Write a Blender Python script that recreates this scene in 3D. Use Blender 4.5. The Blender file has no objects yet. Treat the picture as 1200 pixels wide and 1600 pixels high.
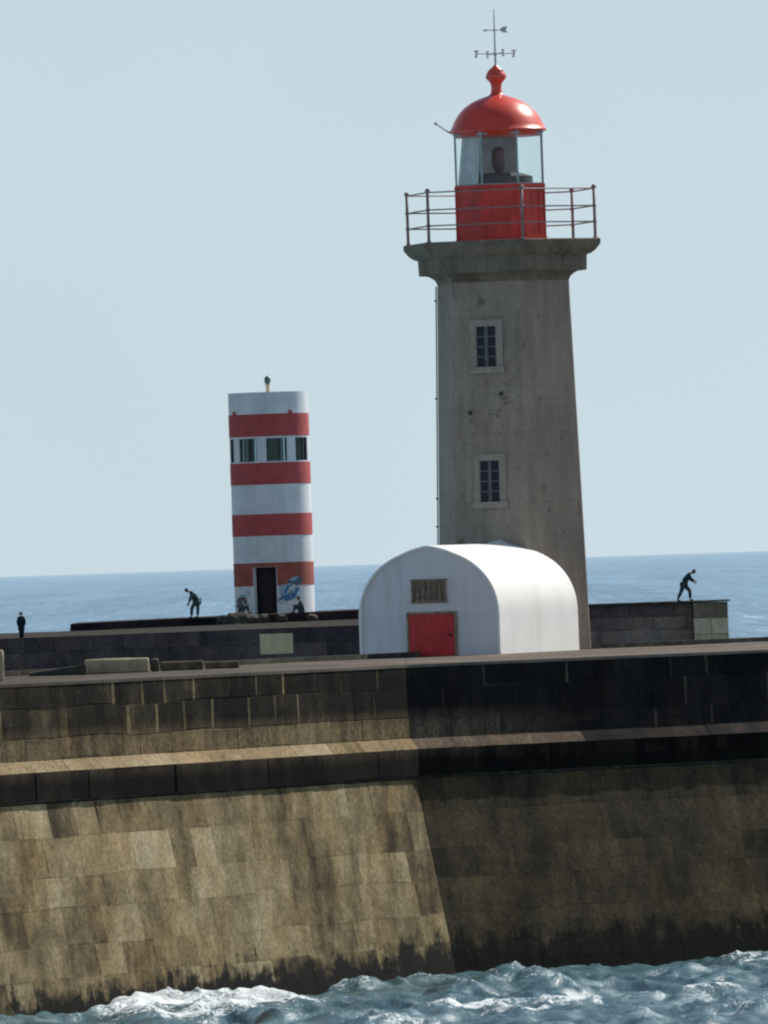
import bpy, bmesh, math, random
from mathutils import Vector, noise
random.seed(7)
S = bpy.context.scene
COL = S.collection
R = math.radians
# ------------------------------------------------------------------ camera numbers
F = 18720.0            # focal length in photo pixels (1200 wide)
H = 7.37              # eye height above the sea
TH = R(1.95)          # camera roll
PIT = 79.0 / F
SN, CS = math.sin(TH), math.cos(TH)
def at(px, py, d):
    u, v = px - 600.0, py - 800.0
    a = u * CS - v * SN
    b = u * SN + v * CS
    return a / F * d, H - (b - 79.0) / F * d
# ------------------------------------------------------------------ object helpers
def link(o, parent=None):
    COL.objects.link(o)
    if parent: o.parent = parent
    return o
def thing(name, label, cat, loc=(0, 0, 0), rz=0, group=None):
    o = bpy.data.objects.new(name, None); o.empty_display_size = .2
    o.location = loc; o.rotation_euler = (0, 0, rz)
    o['label'] = label; o['category'] = cat
    if group: o['group'] = group
    return link(o)
def tag(o, label, cat, group=None):
    o['label'] = label; o['category'] = cat
    if group: o['group'] = group
    return o
def obj(name, bm, mat, parent=None, smooth=False, label=None):
    me = bpy.data.meshes.new(name); bm.to_mesh(me); bm.free()
    for m in (mat if isinstance(mat, (list, tuple)) else [mat]): me.materials.append(m)
    if smooth:
        for p in me.polygons: p.use_smooth = True
    o = bpy.data.objects.new(name, me)
    if label: o['label'] = label
    return link(o, parent)
def smooth_by_angle(o, ang=35):
    me = o.data
    for p in me.polygons: p.use_smooth = True
    bm = bmesh.new(); bm.from_mesh(me)
    for e in bm.edges:
        if len(e.link_faces) == 2 and e.calc_face_angle(0) > R(ang): e.smooth = False
    bm.to_mesh(me); bm.free()
def box(bm, x0, x1, y0, y1, z0, z1, mi=0):
    v = [bm.verts.new(p) for p in ((x0,y0,z0),(x1,y0,z0),(x1,y1,z0),(x0,y1,z0),(x0,y0,z1),(x1,y0,z1),(x1,y1,z1),(x0,y1,z1))]
    fs = []
    for f in ((0,3,2,1),(4,5,6,7),(0,1,5,4),(1,2,6,5),(2,3,7,6),(3,0,4,7)):
        q = bm.faces.new([v[i] for i in f]); q.material_index = mi; fs.append(q)
    return v
def bevel(bm, w=.01, seg=1):
    bmesh.ops.bevel(bm, geom=list(bm.edges), offset=w, segments=seg, affect='EDGES', profile=.5)
def tube(bm, a, b, r, n=8, r2=None):
    a, b = Vector(a), Vector(b); d = (b - a).normalized()
    t = Vector((0,0,1)) if abs(d.z) < .9 else Vector((1,0,0))
    x = d.cross(t).normalized(); y = d.cross(x)
    r2 = r if r2 is None else r2
    A = [bm.verts.new(a + (x*math.cos(k*2*math.pi/n) + y*math.sin(k*2*math.pi/n))*r) for k in range(n)]
    B = [bm.verts.new(b + (x*math.cos(k*2*math.pi/n) + y*math.sin(k*2*math.pi/n))*r2) for k in range(n)]
    for k in range(n):
        bm.faces.new((A[k], A[(k+1)%n], B[(k+1)%n], B[k]))
    bm.faces.new(A[::-1]); bm.faces.new(B)
    bmesh.ops.recalc_face_normals(bm, faces=bm.faces)
def loft(bm, prof, angs, cap=True):
    """prof: (radius, z); angs: plan angles, 0 = towards the viewer (-Y)"""
    rings = [[bm.verts.new((r*math.sin(t), -r*math.cos(t), z)) for t in angs] for r, z in prof]
    n = len(angs)
    for a, b in zip(rings, rings[1:]):
        for k in range(n):
            bm.faces.new((a[k], a[(k+1)%n], b[(k+1)%n], b[k]))
    if cap:
        bm.faces.new(rings[0][::-1]); bm.faces.new(rings[-1])
    bmesh.ops.recalc_face_normals(bm, faces=bm.faces)
def seg(bm, a0, a1, r0, r1, z0, z1, n=None, mi=0):
    """curved box between two plan angles (degrees)"""
    n = n or max(2, int(abs(a1-a0)/4)); cols = []
    for k in range(n+1):
        t = R(a0 + (a1-a0)*k/n); s, c = math.sin(t), -math.cos(t)
        cols.append([bm.verts.new((r*s, r*c, z)) for r, z in ((r0,z0),(r1,z0),(r1,z1),(r0,z1))])
    full = abs(abs(a1-a0) - 360) < 1e-6
    for a, b in zip(cols, cols[1:]):
        for k in range(4):
            f = bm.faces.new((a[k], b[k], b[(k+1)%4], a[(k+1)%4])); f.material_index = mi
    if not full:
        bm.faces.new(cols[0]).material_index = mi; bm.faces.new(cols[-1][::-1]).material_index = mi
    else:
        bmesh.ops.remove_doubles(bm, verts=bm.verts, dist=1e-5)
    bmesh.ops.recalc_face_normals(bm, faces=bm.faces)
def sphere(bm, c, r, sx=1, sy=1, sz=1, seg_=12):
    g = bmesh.ops.create_uvsphere(bm, u_segments=seg_, v_segments=max(6, seg_//2+2), radius=r)
    for v in g['verts']:
        v.co = Vector((v.co.x*sx + c[0], v.co.y*sy + c[1], v.co.z*sz + c[2]))
def setattr_float(me, name, vals):
    a = me.attributes.new(name, 'FLOAT', 'POINT')
    a.data.foreach_set('value', vals)
# ------------------------------------------------------------------ node helpers
class NT:
    def __init__(s, m): s.m = m; s.t = m.node_tree; s.l = s.t.links
    def n(s, typ, **kw):
        n = s.t.nodes.new(typ)
        for k, v in kw.items():
            if k == 'ins':
                for i, x in v.items():
                    if hasattr(x, 'is_output'): s.l.new(x, n.inputs[i])
                    else: n.inputs[i].default_value = x
            else: setattr(n, k, v)
        return n
    def math(s, op, a, b=0.0, c=None, clamp=False):
        ins = {0: a, 1: b}
        if c is not None: ins[2] = c
        return s.n('ShaderNodeMath', operation=op, use_clamp=clamp, ins=ins).outputs[0]
    def mix(s, f, a, b, blend='MIX'):
        n = s.n('ShaderNodeMix', data_type='RGBA', blend_type=blend, ins={0: f, 6: a, 7: b}); return n.outputs[2]
    def noise(s, vec, scale, detail=4, rough=.55, off=None, dist=0):
        if isinstance(scale, (tuple, list)) or off:
            sc = scale if isinstance(scale, (tuple, list)) else (scale,)*3
            vec = s.n('ShaderNodeMapping', ins={0: vec, 1: off or (0,0,0), 3: sc}).outputs[0]; scale = 1
        return s.n('ShaderNodeTexNoise', ins={'Vector': vec, 'Scale': scale, 'Detail': detail, 'Roughness': rough, 'Distortion': dist}).outputs[0]
    def ramp(s, f, stops, interp='LINEAR'):
        n = s.n('ShaderNodeValToRGB', ins={0: f}); e = n.color_ramp.elements; n.color_ramp.interpolation = interp
        while len(e) < len(stops): e.new(.5)
        for k, (p, c) in enumerate(stops):
            e[k].position = p; e[k].color = (c if len(c) == 4 else (*c, 1)) if isinstance(c, (tuple, list)) else (c, c, c, 1)
        return n.outputs[0]
    def rng(s, v, a, b, c=0., d=1.):
        return s.n('ShaderNodeMapRange', ins={0: v, 1: a, 2: b, 3: c, 4: d}).outputs[0]
def newmat(name):
    m = bpy.data.materials.new(name); m.use_nodes = True
    t = NT(m); b = m.node_tree.nodes['Principled BSDF']
    return m, t, b
def bump(t, b, h, strength=.3, dist=.02):
    n = t.n('ShaderNodeBump', ins={'Height': h, 'Strength': strength, 'Distance': dist})
    t.l.new(n.outputs[0], b.inputs['Normal'])
def paint(name, col, rough=.45, var=.18, scale=3.0, dirt=None, dirtamt=.35, bs=.15, spec=.5, metal=0):
    """weathered paint: soft tone changes, vertical dirt streaks"""
    m, t, b = newmat(name)
    P = t.n('ShaderNodeTexCoord').outputs['Object']
    n1 = t.noise(P, scale, 5); n2 = t.noise(P, (scale*3, scale*3, scale*.35), 5, .6)
    f = t.rng(n1, .3, .7, 1-var, 1+var)
    c = t.mix(1., (*col, 1), t.n('ShaderNodeCombineColor', ins={0: f, 1: f, 2: f}).outputs[0], 'MULTIPLY')
    if dirt is not None:
        k = t.rng(n2, .48, .75, 0, dirtamt)
        c = t.mix(k, c, (*dirt, 1))
    t.l.new(c, b.inputs['Base Color'])
    b.inputs['Roughness'].default_value = rough
    b.inputs['Specular IOR Level'].default_value = spec
    b.inputs['Metallic'].default_value = metal
    bump(t, b, t.noise(P, scale*9, 4), bs, .01)
    return m
# ------------------------------------------------------------------ materials
def masonry(name, gain=1.0, seed=0.0, algae=True, contrast=1.0, cool=0.0, streak=1.0):
    m, t, b = newmat(name)
    UV = t.n('ShaderNodeUVMap').outputs[0]
    pos = t.n('ShaderNodeNewGeometry').outputs['Position']
    sx = t.n('ShaderNodeSeparateXYZ', ins={0: pos}).outputs
    tone = t.n('ShaderNodeAttribute', attribute_name='tone').outputs['Fac']
    n_big = t.noise(UV, (.55, .35, 1), 4, .55, off=(seed, 0, 0))
    n_str = t.noise(UV, (2.1, .45, 1), 5, .62, off=(seed*2, 3, 0))
    n_fin = t.noise(pos, 13, 6, .75)
    n_med = t.noise(pos, 2.6, 5, .62)
    v = t.math('ADD', tone, t.math('MULTIPLY', t.math('SUBTRACT', n_big, .5), .7*contrast))
    v = t.math('ADD', v, t.math('MULTIPLY', t.math('SUBTRACT', n_str, .5), .58*streak))
    v = t.math('ADD', v, t.math('MULTIPLY', t.math('SUBTRACT', n_med, .5), .5*contrast))
    c = t.ramp(v, [(0.0, (.010,.010,.011)), (.22, (.028,.025,.022)), (.42, (.088,.072,.05)), (.62, (.20,.163,.104)), (.85, (.33,.285,.20)), (1., (.42,.37,.29))])
    hue = t.noise(UV, (.8, .6, 1), 2, .5, off=(9+seed, 1, 0))
    c = t.mix(t.rng(hue, .5, .7, 0, .4), c, t.mix(1., c, (.92, 1., 1.08, 1), 'MULTIPLY'))
    c = t.mix(1., c, (1.06, 1.0, .87, 1), 'MULTIPLY')
    if algae:
        oz = t.math('MULTIPLY', t.rng(t.math('ABSOLUTE', t.math('SUBTRACT', sx[2], 4.18)), .10, .5, 1, 0), t.rng(n_str, .35, .6, .25, 1))
        oz = t.math('MULTIPLY', oz, t.rng(sx[0], 1.2, 3.5, .75, 0))
        c = t.mix(oz, c, t.mix(n_fin, (.13, .088, .042, 1), (.36, .26, .15, 1)))
    c = t.mix(t.rng(hue, .5, .3, 0, .45), c, t.mix(1., c, (1.2, 1.0, .78, 1), 'MULTIPLY'))
    f = t.rng(n_fin, .3, .7, .5*gain, 1.45*gain)
    c = t.mix(1., c, t.n('ShaderNodeCombineColor', ins={0: f, 1: f, 2: t.math('MULTIPLY', f, 1+cool)}).outputs[0], 'MULTIPLY')
    if algae:
        lev = t.rng(sx[0], -7, 3, -.08, .30)
        nz = t.noise(UV, (4.2, .4, 1), 5, .7, off=(5, 0, 0))
        lev = t.math('ADD', lev, t.math('MULTIPLY', t.math('SUBTRACT', nz, .45), .9))
        lev = t.math('ADD', lev, t.math('MULTIPLY', t.math('SUBTRACT', t.noise(UV, (1.6, 1.5, 1), 5, .7, off=(2, 8, 0)), .5), 1.8))
        k = t.rng(t.math('SUBTRACT', sx[2], lev), .2, -.12, 0, 1)
        c = t.mix(k, c, t.mix(t.rng(n_fin, .3, .75), (.002,.0025,.0025,1), (.020,.021,.018,1)))
        t.l.new(t.rng(k, 0, 1, .95, .8), b.inputs['Roughness'])
    else: b.inputs['Roughness'].default_value = .95
    b.inputs['Specular IOR Level'].default_value = .06
    t.l.new(c, b.inputs['Base Color'])
    bump(t, b, t.math('ADD', n_fin, t.math('MULTIPLY', n_med, .5)), .45, .025)
    return m
def granite(name, a, c_, seed=0, gain=1., joints=True):
    m, t, b = newmat(name)
    P = t.n('ShaderNodeTexCoord').outputs['Object']
    n1 = t.noise(P, (1.1, 1.1, .6), 5, .6, off=(seed, 0, 0)); n2 = t.noise(P, (5, 5, .7), 5, .6, off=(0, seed, 0)); n3 = t.noise(P, 22, 5, .7)
    v = t.math('ADD', t.math('MULTIPLY', n1, .55), t.math('MULTIPLY', n2, .45))
    c = t.mix(t.rng(v, .38, .64, 0, 1), (*a, 1), (*c_, 1))
    sp = t.noise(P, 3.4, 3, .6, off=(seed*3, 4, 1))
    c = t.mix(t.rng(sp, .62, .74, 0, .5), c, (.04, .034, .026, 1))
    sp2 = t.noise(P, 2.2, 4, .6, off=(1, seed*2, 6))
    c = t.mix(t.rng(sp2, .55, .72, 0, .55), c, (.27, .24, .18, 1))
    f = t.rng(n3, .25, .75, .7*gain, 1.3*gain)
    c = t.mix(1., c, t.n('ShaderNodeCombineColor', ins={0: f, 1: f, 2: f}).outputs[0], 'MULTIPLY')
    if joints:
        z = t.n('ShaderNodeSeparateXYZ', ins={0: P}).outputs
        zf = t.math('FRACT', t.math('DIVIDE', z[2], .47))
        zl = t.math('LESS_THAN', t.math('ABSOLUTE', t.math('SUBTRACT', zf, .5)), .02)
        c = t.mix(t.math('MULTIPLY', zl, .14), c, (.03, .028, .025, 1))
    t.l.new(c, b.inputs['Base Color'])
    b.inputs['Roughness'].default_value = .92; b.inputs['Specular IOR Level'].default_value = .2
    bump(t, b, t.math('ADD', n3, n2), .5, .03)
    return m
M_LEFT = masonry('beige_masonry', 1.0, 0)
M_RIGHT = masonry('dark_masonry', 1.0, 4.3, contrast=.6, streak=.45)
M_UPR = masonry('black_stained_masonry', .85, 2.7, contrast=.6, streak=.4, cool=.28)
M_LEDGE = masonry('dark_ledge_masonry', .55, 1.9, contrast=.6, streak=.6, cool=.1)  # darker masonry for the ledge face
M_END = masonry('pale_end_masonry', 1.6, 6.1, cool=.2, algae=False, contrast=.4, streak=.4)
M_FARW = masonry('far_masonry', 1.3, 8.1, algae=False, contrast=.5, streak=.3, cool=.5)
M_TOWER = granite('tower_granite', (.25,.208,.172), (.37,.315,.262), 2)
M_CORN = granite('cornice_granite', (.12,.105,.078), (.235,.205,.16), 5, joints=False)
M_SURR = granite('dressed_granite', (.30,.265,.225), (.38,.34,.295), 3, joints=False)
M_RED = paint('red_paint', (.72,.07,.042), .34, .12, 1.5, (.2,.02,.015), .3, .05, .6)
M_REDW = paint('red_wall_paint', (.62,.036,.026), .5, .2, 3, (.12,.015,.014), .5, .2)
M_REDF = paint('hazed_red_paint', (.46,.075,.075), .8, .14, 1.5, (.28,.06,.06), .5, .2)  # paler red with distance haze mixed into the colour
M_REDR = paint('peeling_red_paint', (.36,.085,.06), .8, .25, 1.2, (.14,.09,.08), .7, .2)
M_WHITE = paint('white_limewash', (.80,.80,.77), .75, .04, 1.2, (.55,.54,.49), .35, .12)
M_GABLE = paint('shaded_limewash', (.68,.66,.70), .8, .06, 1.4, (.42,.42,.42), .4, .15)  # same limewash, dimmed and tinted to paint the gable's shade
M_WHITEF = paint('hazed_white_render', (.68,.71,.73), .85, .1, .9, (.48,.52,.54), .6, .2)  # white made bluish: distance haze painted into the colour
M_DOORR = paint('red_door_paint', (.55,.016,.018), .5, .2, 4, (.16,.01,.01), .45, .15)
M_FRAME = paint('pale_green_iron', (.30,.40,.40), .5, .15, 6)
M_IRON = paint('rusty_pink_iron', (.27,.19,.19), .6, .3, 9, (.10,.06,.05), .6)
M_MAST = paint('grey_mast_iron', (.50,.48,.50), .5, .2, 9)
M_DARK = paint('dark_iron', (.02,.022,.024), .6, .2, 8)
M_VENT = paint('vent_grille', (.26,.205,.14), .8, .5, 14, (.03,.025,.02), .8)
M_MUNT = paint('window_bar_paint', (.10,.105,.12), .6, .2, 8)
M_PANE = paint('dark_window_glass', (.010,.014,.022), .35, .3, 5, None, 0, .03, .25)
M_LAMPR = paint('lamp_red_glass', (.09,.004,.006), .5, .1, 4, None, 0, .02, .7)
M_CURT = paint('lantern_curtain', (.52,.56,.57), .9, .2, 5)
M_DOORD = paint('dark_door', (.018,.010,.014), .8, .3, 5)
M_GREEN = paint('green_lamp', (.03,.12,.10), .4, .1, 8)
M_CREAM = granite('cream_stone', (.30,.25,.16), (.46,.40,.28), 8, 1., False)
M_CREAM2 = granite('pale_grey_stone', (.36,.30,.19), (.52,.43,.26), 4, 1.15, False)
M_ROCK = granite('dark_rubble', (.03,.032,.028), (.09,.085,.07), 6, 1., False)
M_BROWN = granite('brown_stone', (.06,.05,.035), (.2,.16,.11), 9, 1., False)
def glassmat():
    m, t, b = newmat('lantern_glass')
    t.t.nodes.remove(b)
    tr = t.n('ShaderNodeBsdfTransparent', ins={0: (.93,.97,.965,1)})
    gl = t.n('ShaderNodeBsdfGlossy', ins={0: (.9,.95,1,1), 1: .05})
    mx = t.n('ShaderNodeMixShader', ins={0: .03, 1: tr.outputs[0], 2: gl.outputs[0]})
    t.l.new(mx.outputs[0], t.t.nodes['Material Output'].inputs[0])
    return m
M_GLASS = glassmat()
def tinted():
    m, t, b = newmat('green_tinted_glass')
    t.t.nodes.remove(b)
    tr = t.n('ShaderNodeBsdfTransparent', ins={0: (.78,.86,.87,1)})
    gl = t.n('ShaderNodeBsdfGlossy', ins={0: (.5,.6,.6,1), 1: .1})
    mx = t.n('ShaderNodeMixShader', ins={0: .04, 1: tr.outputs[0], 2: gl.outputs[0]})
    t.l.new(mx.outputs[0], t.t.nodes['Material Output'].inputs[0])
    return m
M_TINT = tinted()
def deckmat(name, a, b_, seed=0):
    m, t, b = newmat(name)
    pos = t.n('ShaderNodeNewGeometry').outputs['Position']
    n1 = t.noise(pos, (.5, .5, .5), 5, .6, off=(seed, 0, 0)); n2 = t.noise(pos, 7, 5, .7)
    c = t.mix(t.rng(n1, .35, .65, 0, 1), (*a, 1), (*b_, 1))
    c = t.mix(t.rng(t.n('ShaderNodeSeparateXYZ', ins={0: pos}).outputs[0], -7, 3, .75, .12), c, (.05,.045,.04,1))
    f = t.rng(n2, .3, .7, .75, 1.25)
    c = t.mix(1., c, t.n('ShaderNodeCombineColor', ins={0: f, 1: f, 2: f}).outputs[0], 'MULTIPLY')
    t.l.new(c, b.inputs['Base Color']); b.inputs['Roughness'].default_value = 1.; b.inputs['Specular IOR Level'].default_value = .04
    bump(t, b, n2, .5, .03)
    return m
M_DECK = deckmat('mole_paving', (.12,.10,.082), (.24,.20,.17))
M_DECKF = deckmat('far_mole_paving', (.022,.020,.019), (.065,.056,.05), 4)
# ------------------------------------------------------------------ front mole
DECK = 5.46
Cc = Vector((at(635, 1040, 222)[0], 222.0))
aL, aR = R(61), R(43)
nL = Vector((math.sin(aL), -math.cos(aL))); nR = Vector((math.sin(aR), -math.cos(aR)))
mC = (nL + nR) / (1 + nL.dot(nR))
dL = Vector((-math.cos(aL), -math.sin(aL))); dR = Vector((math.cos(aR), math.sin(aR)))
PROF = [(0.0, DECK), (0.03, 4.10), (0.20, 3.90), (0.205, 3.40), (0.13, 3.34), (0.13+.22*5.3, -1.98)]
def off(z):
    for (o0, z0), (o1, z1) in zip(PROF, PROF[1:]):
        if z <= z0 and z >= z1: return o0 + (o1-o0)*(z0-z)/(z0-z1)
    return PROF[-1][0] if z < 0 else 0
def wp(side, s, z, e=0.0, o=None):
    d = dL if side < 0 else dR
    oo = (off(z) if o is None else o) + e
    q = Cc + mC*oo + d*(s - oo*mC.dot(d)*min(1, max(0, s)/3))
    return (q.x, q.y, z)
class Wall:
    def __init__(s): s.v = []; s.f = []; s.t = []; s.uv = []
    def quad(s, pts, tone, uvs):
        i = len(s.v); s.v += pts; s.t += [tone]*4 if not isinstance(tone, list) else tone; s.uv += uvs; s.f.append((i, i+1, i+2, i+3))
    def build(s, name, mat, parent, label=None):
        me = bpy.data.meshes.new(name); me.from_pydata(s.v, [], s.f)
        setattr_float(me, 'tone', s.t)
        ul = me.uv_layers.new(name='UVMap')
        for lp in me.loops: ul.data[lp.index].uv = s.uv[lp.vertex_index]
        me.materials.append(mat)
        o = bpy.data.objects.new(name, me)
        if label: o['label'] = label
        return link(o, parent)
def courses(W, side, L, rows, tonef, wid=(.6, 1.5), jit=.02, gap=.009, rec=.03, warp=0.0, soft=False, pale=None):
    sgn = side
    def wz(s, z):
        return z if z > zmax-1e-3 or z < zmin+1e-3 else z + warp*1.6*noise.noise(Vector((s*.55*sgn, z*.7, 3)))
    zmax, zmin = rows[0][0], rows[-1][1]
    """rows: list of (z_top, z_bottom)"""
    for (zt, zb) in rows:
        s = -random.uniform(0, .1)
        s0 = 0.0
        while s0 < L:
            w = random.uniform(*wid); s1 = min(L, s0 + w)
            if s1 < .3: s1 = .5
            e = random.uniform(-jit, jit)
            g = gap*random.uniform(.5, 2.0); r = rec*random.uniform(.6, 1.3)
            tn = tonef((s0+s1)/2, (zt+zb)/2)
            j = lambda: random.uniform(-.014, .014)
            a0 = s0 if s0 > 0 else 0.0
            O = [(a0, zb), (s1, zb), (s1, zt), (a0, zt)]
            I = [(a0+g+j()*.6+.008 if a0 > 0 else 0.0, zb+g+j()*.6+.008), (s1-g-.008+j()*.6, zb+g+.008+j()*.6), (s1-g-.008+j()*.6, zt-g-.008+j()*.6), (a0+g+.008+j()*.6 if a0 > 0 else 0.0, zt-g-.008+j()*.6)]
            if a0 == 0: e *= .3
            jt = tn if soft else tn*.9 + random.choice((-.06, -.03, .0, .16))
            jside = [jt]*4
            if pale is not None:
                jside = [tn + (pale-tn)*random.choice((-.1, 0, .25, .5)), tn + (pale-tn)*random.choice((-.1, -.1, 0, .2, 1., .8)), tn, tn + (pale-tn)*random.choice((-.1, 0, .2, 1.))]
                if jside[1] > tn + (pale-tn)*.7:
                    for q_ in (1, 2): I[q_] = (I[q_][0]-random.uniform(.02, .07), I[q_][1])
            zc = lambda z: max(min(z, zt-1e-4), zb+1e-4)
            O = [(p[0]+(warp*.8*noise.noise(Vector((p[0]*3, p[1]*2, 9))) if p[0] > 0 else 0), p[1]) for p in O]
            op = [wp(side, p[0], wz(p[0], zc(p[1])), e-r) for p in O]; ip = [wp(side, p[0], wz(p[0], zc(p[1])), e) for p in I]
            sg = side*1.0
            UX = lambda p: (sg*p[0]+40+(.26*max(0, 3.34-p[1]) if fl else 0), p[1])
            fl = side < 0
            uo = [UX(p) for p in O]; ui = [UX(p) for p in I]
            fl = side < 0
            def q(P4, U4, T):
                if fl: P4, U4 = P4[::-1], U4[::-1]
                W.quad(P4, T, U4)
            # front, split into a 3 x 2 grid so that nothing is perfectly flat
            NX, NZ = 4, 2
            grid = []
            for b_ in range(NZ+1):
                row = []
                for a_ in range(NX+1):
                    u, v = a_/NX, b_/NZ
                    ps = (I[0][0]*(1-u)+I[1][0]*u)*(1-v) + (I[3][0]*(1-u)+I[2][0]*u)*v
                    pz = (I[0][1]*(1-u)+I[1][1]*u)*(1-v) + (I[3][1]*(1-u)+I[2][1]*u)*v
                    ee = e if (a_ in (0, NX) or b_ in (0, NZ)) else e + random.uniform(-.004, .016)
                    row.append((wp(side, ps, wz(ps, zc(pz)), ee), UX((ps, pz))))
                grid.append(row)
            for b_ in range(NZ):
                for a_ in range(NX):
                    g4 = (grid[b_][a_], grid[b_][a_+1], grid[b_+1][a_+1], grid[b_+1][a_])
                    q([x[0] for x in g4], [x[1] for x in g4], tn)
            for k in range(4):
                k2 = (k+1) % 4
                if a0 == 0 and k == 3: continue
                q([op[k], op[k2], ip[k2], ip[k]], [uo[k], uo[k2], ui[k2], ui[k]], jside[k])
            s0 = s1
        # backing just behind the joints
mole = thing('harbour_mole', 'massive granite harbour mole carrying the tall lighthouse, beige left and dark stained right', 'mole', (0, 0, 0))
LL, LR = 46.0, 46.0
def t_lowL(s, z): return random.gauss(.65, .085) - (.10 if z > 2.9 else 0) - .05*max(0, 1.2-z)
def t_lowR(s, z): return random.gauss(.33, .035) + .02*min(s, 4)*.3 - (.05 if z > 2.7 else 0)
def t_upL(s, z):
    # s grows to the left; darker near the corner, painting a soft shadow edge, and on top courses
    base = .13 + .004*min(s, 16) - .09*max(0, 1-s/7)
    if z > 5.1: base -= .04
    if z < 4.72: base += .05
    if z < 4.65: base += .09*(s < 5)
    if z < 4.42: base += .16 - .10*max(0, 1-s/3)
    return random.gauss(base, .055)
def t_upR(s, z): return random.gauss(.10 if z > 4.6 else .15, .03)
lowrows = [(3.34, 2.75), (2.75, 2.05), (2.05, 1.5), (1.5, .85), (.85, .3), (.3, -.4), (-.4, -1.2), (-1.2, -1.97)]
uprows = [(DECK, 5.02), (5.02, 4.48), (4.48, 4.10)]
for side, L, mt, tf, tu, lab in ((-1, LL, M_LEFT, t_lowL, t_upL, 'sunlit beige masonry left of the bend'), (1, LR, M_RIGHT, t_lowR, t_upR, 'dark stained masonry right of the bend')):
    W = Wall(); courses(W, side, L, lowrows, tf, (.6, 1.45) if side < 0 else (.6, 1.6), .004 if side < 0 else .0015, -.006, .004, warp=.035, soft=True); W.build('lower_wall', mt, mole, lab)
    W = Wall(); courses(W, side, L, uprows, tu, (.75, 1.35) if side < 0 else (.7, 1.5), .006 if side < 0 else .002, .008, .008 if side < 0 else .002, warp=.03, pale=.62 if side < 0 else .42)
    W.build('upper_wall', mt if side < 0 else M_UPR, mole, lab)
    W = Wall()
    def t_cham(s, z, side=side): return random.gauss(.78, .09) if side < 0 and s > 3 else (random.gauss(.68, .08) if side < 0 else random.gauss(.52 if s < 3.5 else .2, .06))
    courses(W, side, L, [(4.10, 3.90)], t_cham, (1, 2.4), .006, -.006, .003, soft=True)
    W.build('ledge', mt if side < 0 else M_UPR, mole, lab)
    W = Wall()
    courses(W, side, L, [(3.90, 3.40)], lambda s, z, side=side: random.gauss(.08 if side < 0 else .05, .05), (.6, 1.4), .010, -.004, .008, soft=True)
    W.build('ledge_face', M_LEDGE, mole, lab)
# solid core behind the block faces (closes every joint), top paving
core = bmesh.new()
path = [(-1, LL), (-1, 0), (1, 0), (1, LR)]
prof_in = [(o-.06, z) for o, z in PROF]; prof_in[0] = (prof_in[0][0], DECK-.03)
rings = []
for o, z in prof_in:
    rings.append([core.verts.new(wp(sd, s, z, 0, o)) for sd, s in path])
for a, b in zip(rings, rings[1:]):
    for k in range(3): core.faces.new((a[k], a[k+1], b[k+1], b[k]))
o = obj('wall_core', core, M_ROCK, mole)
# paving sheet
BACKL, BACKR = 10.5, 12.0
dk = bmesh.new()
fr = [wp(sd, s, DECK, 0, .015) for sd, s in path]
def deckback(px, py):   # a point on the deck plane seen at that pixel
    d = (H-DECK)*F/((px-600)*SN+(py-800)*CS-79); return (at(px, py, d)[0], d)
bk = []
for (x, y, z), b in zip(fr, (18.0, 18.0, 19.0, 22.0)):
    bk.append((x + (-2 if x < 0 else 0), y + b, z))
NS = 40
def lerp(a, b, t): return tuple(p*(1-t)+q*t for p, q in zip(a, b))
top = []
for k in range(3):
    for j in range(12):
        t_ = j/12; top.append((lerp(fr[k], fr[k+1], t_), lerp(bk[k], bk[k+1], t_)))
top.append((fr[3], bk[3]))
va = [[dk.verts.new((*lerp(a, b, q/6)[:2], DECK+.004+random.uniform(-.006, .006)*(0 < q))) for q in range(7)] for a, b in top]
for a, b in zip(va, va[1:]):
    for q in range(6): dk.faces.new((a[q], b[q], b[q+1], a[q+1]))
va0 = [dk.verts.new((a[0].co.x, a[0].co.y, DECK-.05)) for a in va]
for k in range(len(va)-1): dk.faces.new((va0[k], va0[k+1], va[k+1][0], va[k][0]))
bkl = [dk.verts.new((a[6].co.x, a[6].co.y, -2)) for a in va]
for k in range(len(va)-1): dk.faces.new((va[k][6], va[k+1][6], bkl[k+1], bkl[k]))
bmesh.ops.recalc_face_normals(dk, faces=dk.faces)
obj('paving', dk, M_DECK, mole)
kb = bmesh.new()
for (a, b), (c, d) in zip(zip(bk, bk[1:]), ((0, 12), (0, 0), (0, 0))):
    A, B = Vector(a), Vector(b); dv = (B-A); nn = Vector((-dv.y, dv.x, 0)).normalized()
    h = .10
    P = [A-nn*.35, B-nn*.35, B, A]
    lo = [kb.verts.new((p.x, p.y, DECK+.01)) for p in P]; hi = [kb.verts.new((p.x, p.y, DECK+h)) for p in P]
    for k in range(4): kb.faces.new((lo[k], lo[(k+1)%4], hi[(k+1)%4], hi[k]))
    kb.faces.new(hi)
bmesh.ops.recalc_face_normals(kb, faces=kb.faces)
obj('kerb', kb, M_ROCK, mole)  # dark stone colour paints in the shade of its front face
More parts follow.
